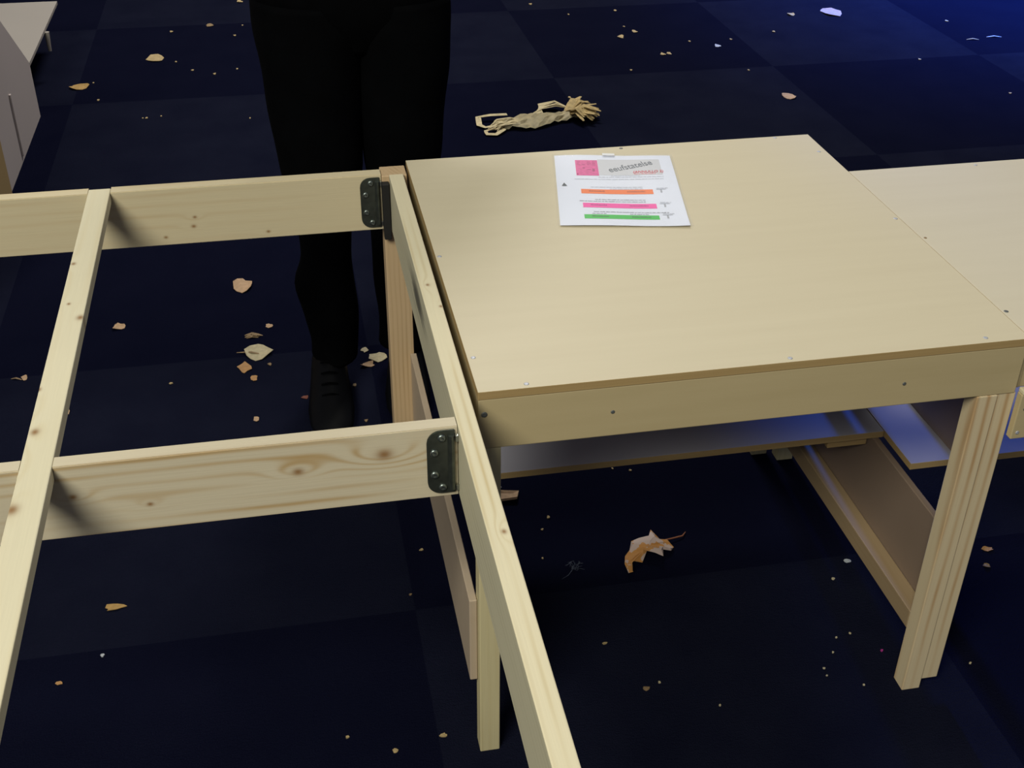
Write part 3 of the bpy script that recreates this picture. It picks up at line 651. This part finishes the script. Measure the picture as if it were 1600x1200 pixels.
    (0.847, 0.035, 0.0082, 0.0089, 'crumb', 'pale', 'tiny dim crumb on the carpet around the near right leg', 'crumbs around the near right leg'),
    (0.398, 0.023, 0.0073, 0.0085, 'crumb', 'pale', 'tiny dim crumb on the carpet around the near right leg', 'crumbs around the near right leg'),
    (0.316, 0.089, 0.0071, 0.0085, 'crumb', 'pale', 'tiny dim crumb on the carpet around the near right leg', 'crumbs around the near right leg'),
]
for i, d in enumerate(DEBRIS): chip(*d, i)

# long crumpled strip of torn bark / fibre beyond the tabletop
def husk():
    r = random.Random(5)
    root = tag(empty('torn_bark_strip', (0.66, 2.67, 0)), 'long crumpled strip of torn yellowish bark fibre on the carpet beyond the tabletop', 'bark strip')
    M1 = plain('bark_fibre', (0.72, 0.60, 0.34), 0.7, var=0.3, scale=60, bump=0.5)
    M2 = plain('bark_fibre_dark', (0.60, 0.44, 0.18), 0.7, var=0.35, scale=60, bump=0.5)
    bm = bmesh.new()
    for k in range(15):   # matted fibres on the left
        t = k/14; y0 = 2.60+0.075*t
        ribbon(bm, [(0.475+0.03*r.random()+0.02*abs(t-.5), y0, 0.004), (0.515, y0+r.uniform(-.006, .012), 0.012+r.uniform(0, .01)), (0.56, y0*0.5+2.655*0.5+r.uniform(-.01, .01), 0.016+r.uniform(0, .01)), (0.62+r.uniform(0, .03), 2.66+r.uniform(-.02, .02), 0.014)], r.uniform(0.004, 0.0075), 0.001)
    for dy in (0.0, 0.010):      # open loop at the far left
        ribbon(bm, [(0.56, 2.725-dy, 0.018), (0.50, 2.722-dy, 0.020), (0.452+dy, 2.715, 0.016), (0.447+dy, 2.66, 0.008), (0.47, 2.637+dy*.5, 0.006), (0.53, 2.65, 0.010)], 0.0050, 0.0012, False)
    for dy in (0.0, 0.008):      # lower loop
        ribbon(bm, [(0.53, 2.60+dy, 0.010), (0.495, 2.565+dy, 0.006), (0.465, 2.575+dy, 0.005), (0.463, 2.60, 0.008), (0.50, 2.615, 0.012)], 0.0060, 0.0012, False)
    link('fibres', bm, M1, root)
    bm = bmesh.new()      # flat crumpled middle sheet
    def crumple(x0, x1, yf, amp, n, seed, wd):
        rr = random.Random(seed); rows = []
        for i in range(n+1):
            t = i/n; x = x0+(x1-x0)*t; yc = yf(t); row = []
            for j in range(9):
                s = j/8-0.5
                row.append(bm.verts.new((x+rr.uniform(-.004, .004), yc+s*wd(t)+rr.uniform(-.004, .004), 0.006+amp*rr.random()+0.014*(1-(2*s)**2))))
            rows.append(row)
        for a, b in zip(rows, rows[1:]):
            for j in range(8): bm.faces.new((a[j], b[j], b[j+1], a[j+1]))
    crumple(0.53, 0.83, lambda t: 2.645+0.055*t, 0.011, 20, 2, lambda t: 0.100-0.030*math.cos(t*9)-0.03*(t > .8))
    bmesh.ops.solidify(bm, geom=bm.faces[:], thickness=0.0012)
    link('bark_sheet', bm, plain('bark_sheet', (0.80, 0.70, 0.44), 0.6, var=0.22, scale=45, bump=0.5), root)
    bm = bmesh.new()
    for k in range(9):
        ribbon(bm, [(0.640+0.006*k, 2.715, 0.012), (0.69, 2.755+0.006*k, 0.018), (0.745, 2.765+0.005*k, 0.02+r.uniform(0, .01)), (0.79, 2.745, 0.018)], 0.0038, 0.001)
    link('upper_fibres', bm, M1, root)
    bm = bmesh.new()
    for k in range(30):   # frayed head on the right
        a = -1.5+2.9*k/29
        L = 0.085*r.uniform(.65, 1.15)
        ribbon(bm, [(0.765, 2.70+r.uniform(-.02, .03), 0.012), (0.79+L*.5*math.cos(a), 2.705+L*.7*math.sin(a), 0.030+r.uniform(0, .02)), (0.80+L*math.cos(a), 2.70+L*math.sin(a)*1.15, 0.010+r.uniform(0, .03))], r.uniform(.008, .013), 0.0014)
    link('frayed_end', bm, M2, root)
husk()

# curled dry leaf under the table
def leaf():
    root = tag(empty('dry_leaf', (0.39, 0.405, 0)), 'curled orange-brown dry leaf with a thin stem on the carpet under the table', 'leaf')
    bm = bmesh.new(); rr = random.Random(9)
    out = [(0.336, 0.352), (0.341, 0.385), (0.352, 0.405), (0.362, 0.428), (0.378, 0.432), (0.398, 0.434), (0.407, 0.452), (0.418, 0.428), (0.434, 0.430),
           (0.441, 0.412), (0.432, 0.398), (0.416, 0.398), (0.409, 0.375), (0.396, 0.386), (0.378, 0.398), (0.360, 0.396), (0.348, 0.382), (0.343, 0.350)]
    def z(x, y): return 0.002+0.017*max(0, math.sin((x-0.335)/0.105*math.pi))**0.7+0.5*abs(y-0.41)*0.2+rr.uniform(0, .0025)
    cs = [bm.verts.new((x, 0.5*(y+0.405), z(x, 0.41)+0.003)) for x, y in out]
    os_ = [bm.verts.new((x, y, max(0.002, z(x, y)-0.002))) for x, y in out]
    n = len(out)
    for i in range(n): bm.faces.new((os_[i], os_[(i+1) % n], cs[(i+1) % n], cs[i]))
    c = bm.verts.new((0.39, 0.408, 0.021))
    for i in range(n): bm.faces.new((cs[i], cs[(i+1) % n], c))
    bmesh.ops.recalc_face_normals(bm, faces=bm.faces)
    bmesh.ops.solidify(bm, geom=bm.faces[:], thickness=0.0009)
    m, nt, b = new_mat('dry_leaf'); q = NB(nt); f = q.noise(q.n('ShaderNodeTexCoord').outputs['Object'], 38, 3)
    f = q.m('MULTIPLY', q.m('GREATER_THAN', f, 0.50), 1.0)
    nt.links.new(q.mix(f, (0.60, 0.28, 0.07), (0.62, 0.48, 0.42)), b.inputs['Base Color']); b.inputs['Roughness'].default_value = 0.6
    link('blade', bm, m, root)
    bm = bmesh.new(); ribbon(bm, [(0.415, 0.428, 0.008), (0.445, 0.434, 0.006), (0.468, 0.440, 0.004), (0.478, 0.452, 0.002)], 0.0013, 0.0016)
    link('stem', bm, plain('leaf_stem', (0.28, 0.09, 0.03), 0.7), root)
leaf()
# faint tuft of lint left of the leaf
bm = bmesh.new(); r = random.Random(4)
for k in range(22):
    a = r.uniform(0, 6.28); L = r.uniform(.006, .016); x, y = 0.243+r.uniform(-.008, .008), 0.392+r.uniform(-.008, .008)
    ribbon(bm, [(x, y, 0.0005), (x+L*.5*math.cos(a), y+L*.5*math.sin(a), 0.008), (x+L*math.cos(a+.6), y+L*math.sin(a+.6), 0.004)], 0.0003, 0.0003)
ribbon(bm, [(0.243, 0.392, 0.002), (0.228, 0.374, 0.001), (0.214, 0.366, 0.001)], 0.0004, 0.0003)
tag(link('lint_tuft', bm, plain('lint', (0.10, 0.12, 0.17), 0.9), origin='base'), 'faint grey tuft of lint on the carpet left of the dry leaf', 'lint')

# ------------------------------------------------------------------ person standing behind the frame (legs in view)
def loft(name, rings, mats, parent, n=22, folds=0.0, seed=1, thick=0.0, cap=True, sub=1):
    """rings: (x, y, z, rx, ry[, tilt]) from bottom to top, world coordinates, floor z = 0"""
    rr = random.Random(seed); bm = bmesh.new(); prev = None
    # smooth interpolation of the rings
    R = []
    for i in range(len(rings)-1):
        p0, p1, p2, p3 = rings[max(i-1, 0)], rings[i], rings[i+1], rings[min(i+2, len(rings)-1)]
        for k in range(4):
            t = k/4
            R.append([0.5*((2*b_)+(-a_+c_)*t+(2*a_-5*b_+4*c_-d_)*t*t+(-a_+3*b_-3*c_+d_)*t**3) for a_, b_, c_, d_ in zip(p0, p1, p2, p3)])
    R.append(list(rings[-1]))
    ph = [rr.uniform(0, 6.28) for _ in range(6)]
    first = None
    for i, g in enumerate(R):
        x, y, z, rx, ry = g[:5]; cur = []
        for k in range(n):
            a = 2*math.pi*k/n
            f = 1+folds*(math.sin(3*a+z*9+ph[0])*0.5+math.sin(5*a-z*23+ph[1])*0.35+math.sin(2*a+z*41+ph[2])*0.45)
            cur.append(bm.verts.new((x+rx*f*math.cos(a), y+ry*f*math.sin(a), z+folds*0.05*math.sin(2*a+ph[3]))))
        if prev:
            for k in range(n): bm.faces.new((prev[k], prev[(k+1) % n], cur[(k+1) % n], cur[k]))
        else: first = cur
        prev = cur
    if cap: bm.faces.new(first[::-1]); bm.faces.new(prev)
    o = link(name, bm, mats, parent, smooth=True)
    return o
def skin(name, verts, edges, radii, mat, parent, root=0, sub=2):
    me = bpy.data.meshes.new(name)
    c = Vector((sum(v[0] for v in verts)/len(verts), sum(v[1] for v in verts)/len(verts), sum(v[2] for v in verts)/len(verts)))
    me.from_pydata([Vector(v)-c for v in verts], edges, []); me.materials.append(mat)
    o = bpy.data.objects.new(name, me); COL.objects.link(o)
    md = o.modifiers.new('skin', 'SKIN'); md.use_smooth_shade = True
    sv = me.skin_vertices[0].data
    for i, r_ in enumerate(radii):
        sv[i].radius = r_ if isinstance(r_, tuple) else (r_, r_); sv[i].use_root = (i == root)
    s = o.modifiers.new('sub', 'SUBSURF'); s.levels = sub; s.render_levels = sub
    bpy.context.view_layer.update()
    m2 = bpy.data.meshes.new_from_object(o.evaluated_get(bpy.context.evaluated_depsgraph_get()))
    o.modifiers.clear(); o.data = m2; m2.materials.clear(); m2.materials.append(mat)
    for p in m2.polygons: p.use_smooth = True
    o.location = c
    if parent: o.parent = parent; o.location = c - world_loc(parent)
    return o
def person():
    root = tag(empty('person', (-0.05, 1.15, 0)), 'person in black trousers and black shoes standing behind the far beam of the timber frame', 'person')
    skin_m = plain('skin', (0.55, 0.34, 0.25), 0.5, var=0.05, scale=15)
    cloth = plain('black_trousers', (0.0014, 0.0016, 0.0021), 0.9, var=0.25, scale=25, spec=0.04)
    knit = plain('dark_sweater', (0.010, 0.010, 0.014), 0.95, var=0.2, scale=150, spec=0.1, bump=0.5)
    shoe_m = plain('black_shoe_leather', (0.0030, 0.0032, 0.0042), 0.5, var=0.15, scale=30, spec=0.12)
    hair_m = plain('dark_hair', (0.03, 0.02, 0.015), 0.6, var=0.3, scale=120)
    # one continuous body: pelvis, spine, neck, head, both arms with hands, both legs with feet
    V = [(-0.045, 1.17, 0.92), (-0.045, 1.18, 1.05), (-0.045, 1.18, 1.22), (-0.045, 1.18, 1.38), (-0.045, 1.17, 1.47), (-0.045, 1.15, 1.535),
         (-0.045, 1.14, 1.62), (-0.045, 1.135, 1.69)]
    Rr = [(0.135, 0.10), (0.125, 0.095), (0.14, 0.105), (0.13, 0.095), (0.055, 0.055), (0.052, 0.052), (0.074, 0.090), (0.062, 0.078)]
    E = [(0, 1), (1, 2), (2, 3), (3, 4), (4, 5), (5, 6), (6, 7)]
    def add(v, r_, p):
        V.append(v); Rr.append(r_); E.append((p, len(V)-1)); return len(V)-1
    for s, kx, ax in ((-1, -0.142, -0.150), (1, 0.040, 0.025)):
        h = add((-0.045+s*0.088, 1.165, 0.84), (0.088, 0.088), 0)
        k0 = add((kx, 1.145, 0.66), (0.075, 0.078), h)
        k = add((kx, 1.125, 0.49), (0.054, 0.056), k0)
        c_ = add((kx+0.002*s, 1.155, 0.34), (0.050, 0.054), k)
        a = add((ax, 1.135, 0.10), (0.030, 0.034), c_)
        hl = add((ax, 1.120, 0.045), (0.026, 0.024), a)
        f = add((ax-0.002, 1.02, 0.024), (0.026, 0.010), hl)
        add((ax-0.002, 0.955, 0.018), (0.022, 0.007), f)
        sh = add((-0.045+s*0.17, 1.185, 1.40), (0.062, 0.060), 3)
        el = add((-0.045+s*0.275, 1.22, 1.13), (0.043, 0.045), sh)
        wr = add((-0.045+s*0.150, 1.06, 1.25), (0.026, 0.022), el)
        add((-0.045+s*0.085, 1.035, 1.275), (0.034, 0.016), wr)
    body = skin('body', V, E, Rr, skin_m, root)
    # hands: four fingers and a thumb each
    for s in (-1, 1):
        bx_, by_, bz_ = -0.045+s*0.085, 1.035, 1.275
        for k, (off, ln) in enumerate(((-0.026, 0.068), (-0.009, 0.076), (0.009, 0.072), (0.025, 0.058))):
            p0 = (bx_, by_-0.002, bz_-off); p1 = (bx_-s*(0.02+ln*0.3), by_-0.006, bz_-off*1.1+0.004)
            p2 = (bx_-s*(0.02+ln*0.55), by_+0.006, bz_-off*1.1+0.004); p3 = (bx_-s*(0.02+ln*0.66), by_+0.024, bz_-off+0.002)
            skin('finger', [p0, p1, p2, p3], [(0, 1), (1, 2), (2, 3)], [0.0095, 0.009, 0.0085, 0.0070], skin_m, body, sub=1)
        skin('thumb', [(bx_+s*0.02, by_, bz_+0.018), (bx_-s*0.005, by_-0.010, bz_+0.048), (bx_-s*0.030, by_-0.008, bz_+0.058)], [(0, 1), (1, 2)], [0.011, 0.010, 0.008], skin_m, body, sub=1)
    # face
    eye = plain('eye', (0.75, 0.75, 0.72), 0.2, var=0)
    for s in (-1, 1):
        bm = bmesh.new(); bmesh.ops.create_uvsphere(bm, u_segments=12, v_segments=8, radius=0.012)
        for v in bm.verts: v.co += Vector((-0.045+s*0.030, 1.060, 1.645))
        link('eye', bm, eye, body, smooth=True)
        bm = bmesh.new(); bmesh.ops.create_uvsphere(bm, u_segments=10, v_segments=8, radius=0.022)
        for v in bm.verts: v.co = Vector((v.co.x*0.35-0.045+s*0.076, v.co.y*0.8+1.145, v.co.z*1.4+1.63))
        link('ear', bm, skin_m, body, smooth=True)
    skin('nose', [(-0.045, 1.060, 1.645), (-0.045, 1.045, 1.615), (-0.045, 1.055, 1.603)], [(0, 1), (1, 2)], [0.008, 0.012, 0.012], skin_m, body, sub=1)
    skin('mouth', [(-0.066, 1.066, 1.580), (-0.045, 1.058, 1.581), (-0.024, 1.066, 1.580)], [(0, 1), (1, 2)], [0.004, 0.007, 0.004], plain('lips', (0.4, 0.16, 0.13), 0.5), body, sub=1)
    bm = bmesh.new(); bmesh.ops.create_uvsphere(bm, u_segments=20, v_segments=14, radius=1)
    for v in list(bm.verts):
        v.co = Vector((v.co.x*0.088-0.045, v.co.y*0.105+1.150, v.co.z*0.085+1.685))
    bmesh.ops.delete(bm, geom=[v for v in bm.verts if v.co.z < 1.655 and v.co.y < 1.13], context='VERTS')
    link('hair', bm, hair_m, root, smooth=True)
    # clothing
    tr = []
    ll = loft('trouser_leg', [(-0.142, 1.125, 0.078, 0.052, 0.074), (-0.140, 1.125, 0.12, 0.054, 0.070), (-0.145, 1.115, 0.19, 0.060, 0.066), (-0.153, 1.13, 0.255, 0.066, 0.068),
                              (-0.143, 1.14, 0.32, 0.054, 0.067), (-0.142, 1.13, 0.42, 0.062, 0.070), (-0.137, 1.13, 0.52, 0.085, 0.080), (-0.138, 1.15, 0.64, 0.096, 0.094),
                              (-0.138, 1.165, 0.74, 0.107, 0.106), (-0.134, 1.17, 0.80, 0.116, 0.112), (-0.132, 1.17, 0.86, 0.120, 0.112)], cloth, root, folds=0.030, seed=2)
    rl = loft('trouser_leg', [(0.020, 1.155, 0.078, 0.058, 0.074), (0.022, 1.155, 0.14, 0.058, 0.070), (0.020, 1.15, 0.26, 0.063, 0.068), (0.022, 1.15, 0.36, 0.066, 0.070),
                              (0.029, 1.14, 0.46, 0.072, 0.074), (0.031, 1.13, 0.55, 0.081, 0.080), (0.036, 1.15, 0.66, 0.090, 0.094), (0.042, 1.165, 0.74, 0.100, 0.106), (0.038, 1.17, 0.80, 0.108, 0.112),
                              (0.035, 1.17, 0.86, 0.108, 0.112)], cloth, root, folds=0.030, seed=5)
    loft('trouser_waist', [(-0.045, 1.17, 0.76, 0.060, 0.075), (-0.045, 1.168, 0.815, 0.150, 0.105), (-0.05, 1.17, 0.86, 0.195, 0.120), (-0.048, 1.172, 0.93, 0.190, 0.126), (-0.045, 1.178, 1.03, 0.165, 0.120)], cloth, root, folds=0.01, seed=8)
    loft('sweater', [(-0.045, 1.178, 0.965, 0.186, 0.134), (-0.045, 1.178, 1.00, 0.180, 0.132), (-0.045, 1.180, 1.15, 0.176, 0.130), (-0.045, 1.182, 1.28, 0.192, 0.136), (-0.045, 1.182, 1.38, 0.196, 0.126),
                     (-0.045, 1.178, 1.44, 0.155, 0.100), (-0.045, 1.17, 1.485, 0.072, 0.072)], knit, root, folds=0.012, seed=11)
    for s in (-1, 1):
        skin('sleeve', [(-0.045+s*0.13, 1.185, 1.41), (-0.045+s*0.19, 1.19, 1.37), (-0.045+s*0.275, 1.22, 1.13), (-0.045+s*0.165, 1.072, 1.243)], [(0, 1), (1, 2), (2, 3)],
             [0.070, 0.075, 0.058, 0.036], knit, root)
    for (ax, ay, rz) in ((-0.158, 1.115, -0.04), (0.022, 1.150, -0.1)):
        bm = bmesh.new(); rows = []
        prof = [(-0.245, 0.018, 0.018, 0.014), (-0.235, 0.034, 0.026, 0.018), (-0.20, 0.046, 0.038, 0.024), (-0.15, 0.050, 0.050, 0.030), (-0.10, 0.046, 0.066, 0.036), (-0.05, 0.042, 0.088, 0.044),
                (-0.01, 0.040, 0.100, 0.048), (0.03, 0.038, 0.100, 0.048), (0.055, 0.026, 0.086, 0.040)]
        for (yy, hw, hz, _) in prof:
            row = []
            for k in range(16):
                a = 2*math.pi*k/16
                z_ = 0.002+hz*0.5*(1+math.sin(a)); xx = hw*math.cos(a)*(1.0 if math.sin(a) < 0 else 1-0.25*math.sin(a))
                if math.sin(a) < -0.5: z_ = 0.002
                row.append(bm.verts.new((xx, yy, z_)))
            rows.append(row)
        for a, b in zip(rows, rows[1:]):
            for k in range(16): bm.faces.new((a[k], a[(k+1) % 16], b[(k+1) % 16], b[k]))
        bm.faces.new(rows[0][::-1]); bm.faces.new(rows[-1])
        bmesh.ops.recalc_face_normals(bm, faces=bm.faces)
        Rz = Matrix.Rotation(rz, 3, 'Z')
        for v in bm.verts: v.co = Rz @ v.co + Vector((ax, ay, 0))
        sh = link('shoe', bm, shoe_m, root, smooth=True)
        bm = bmesh.new()
        for k in range(4):
            yy = -0.135+k*0.027; zz = 0.056+k*0.0115
            ribbon(bm, [(-0.018, yy, zz-0.004), (0, yy-0.003, zz+0.001), (0.018, yy, zz-0.004)], 0.0025, 0.002, False)
        for v in bm.verts: v.co = Rz @ v.co + Vector((ax, ay, 0))
        link('laces', bm, cloth, sh)
person()
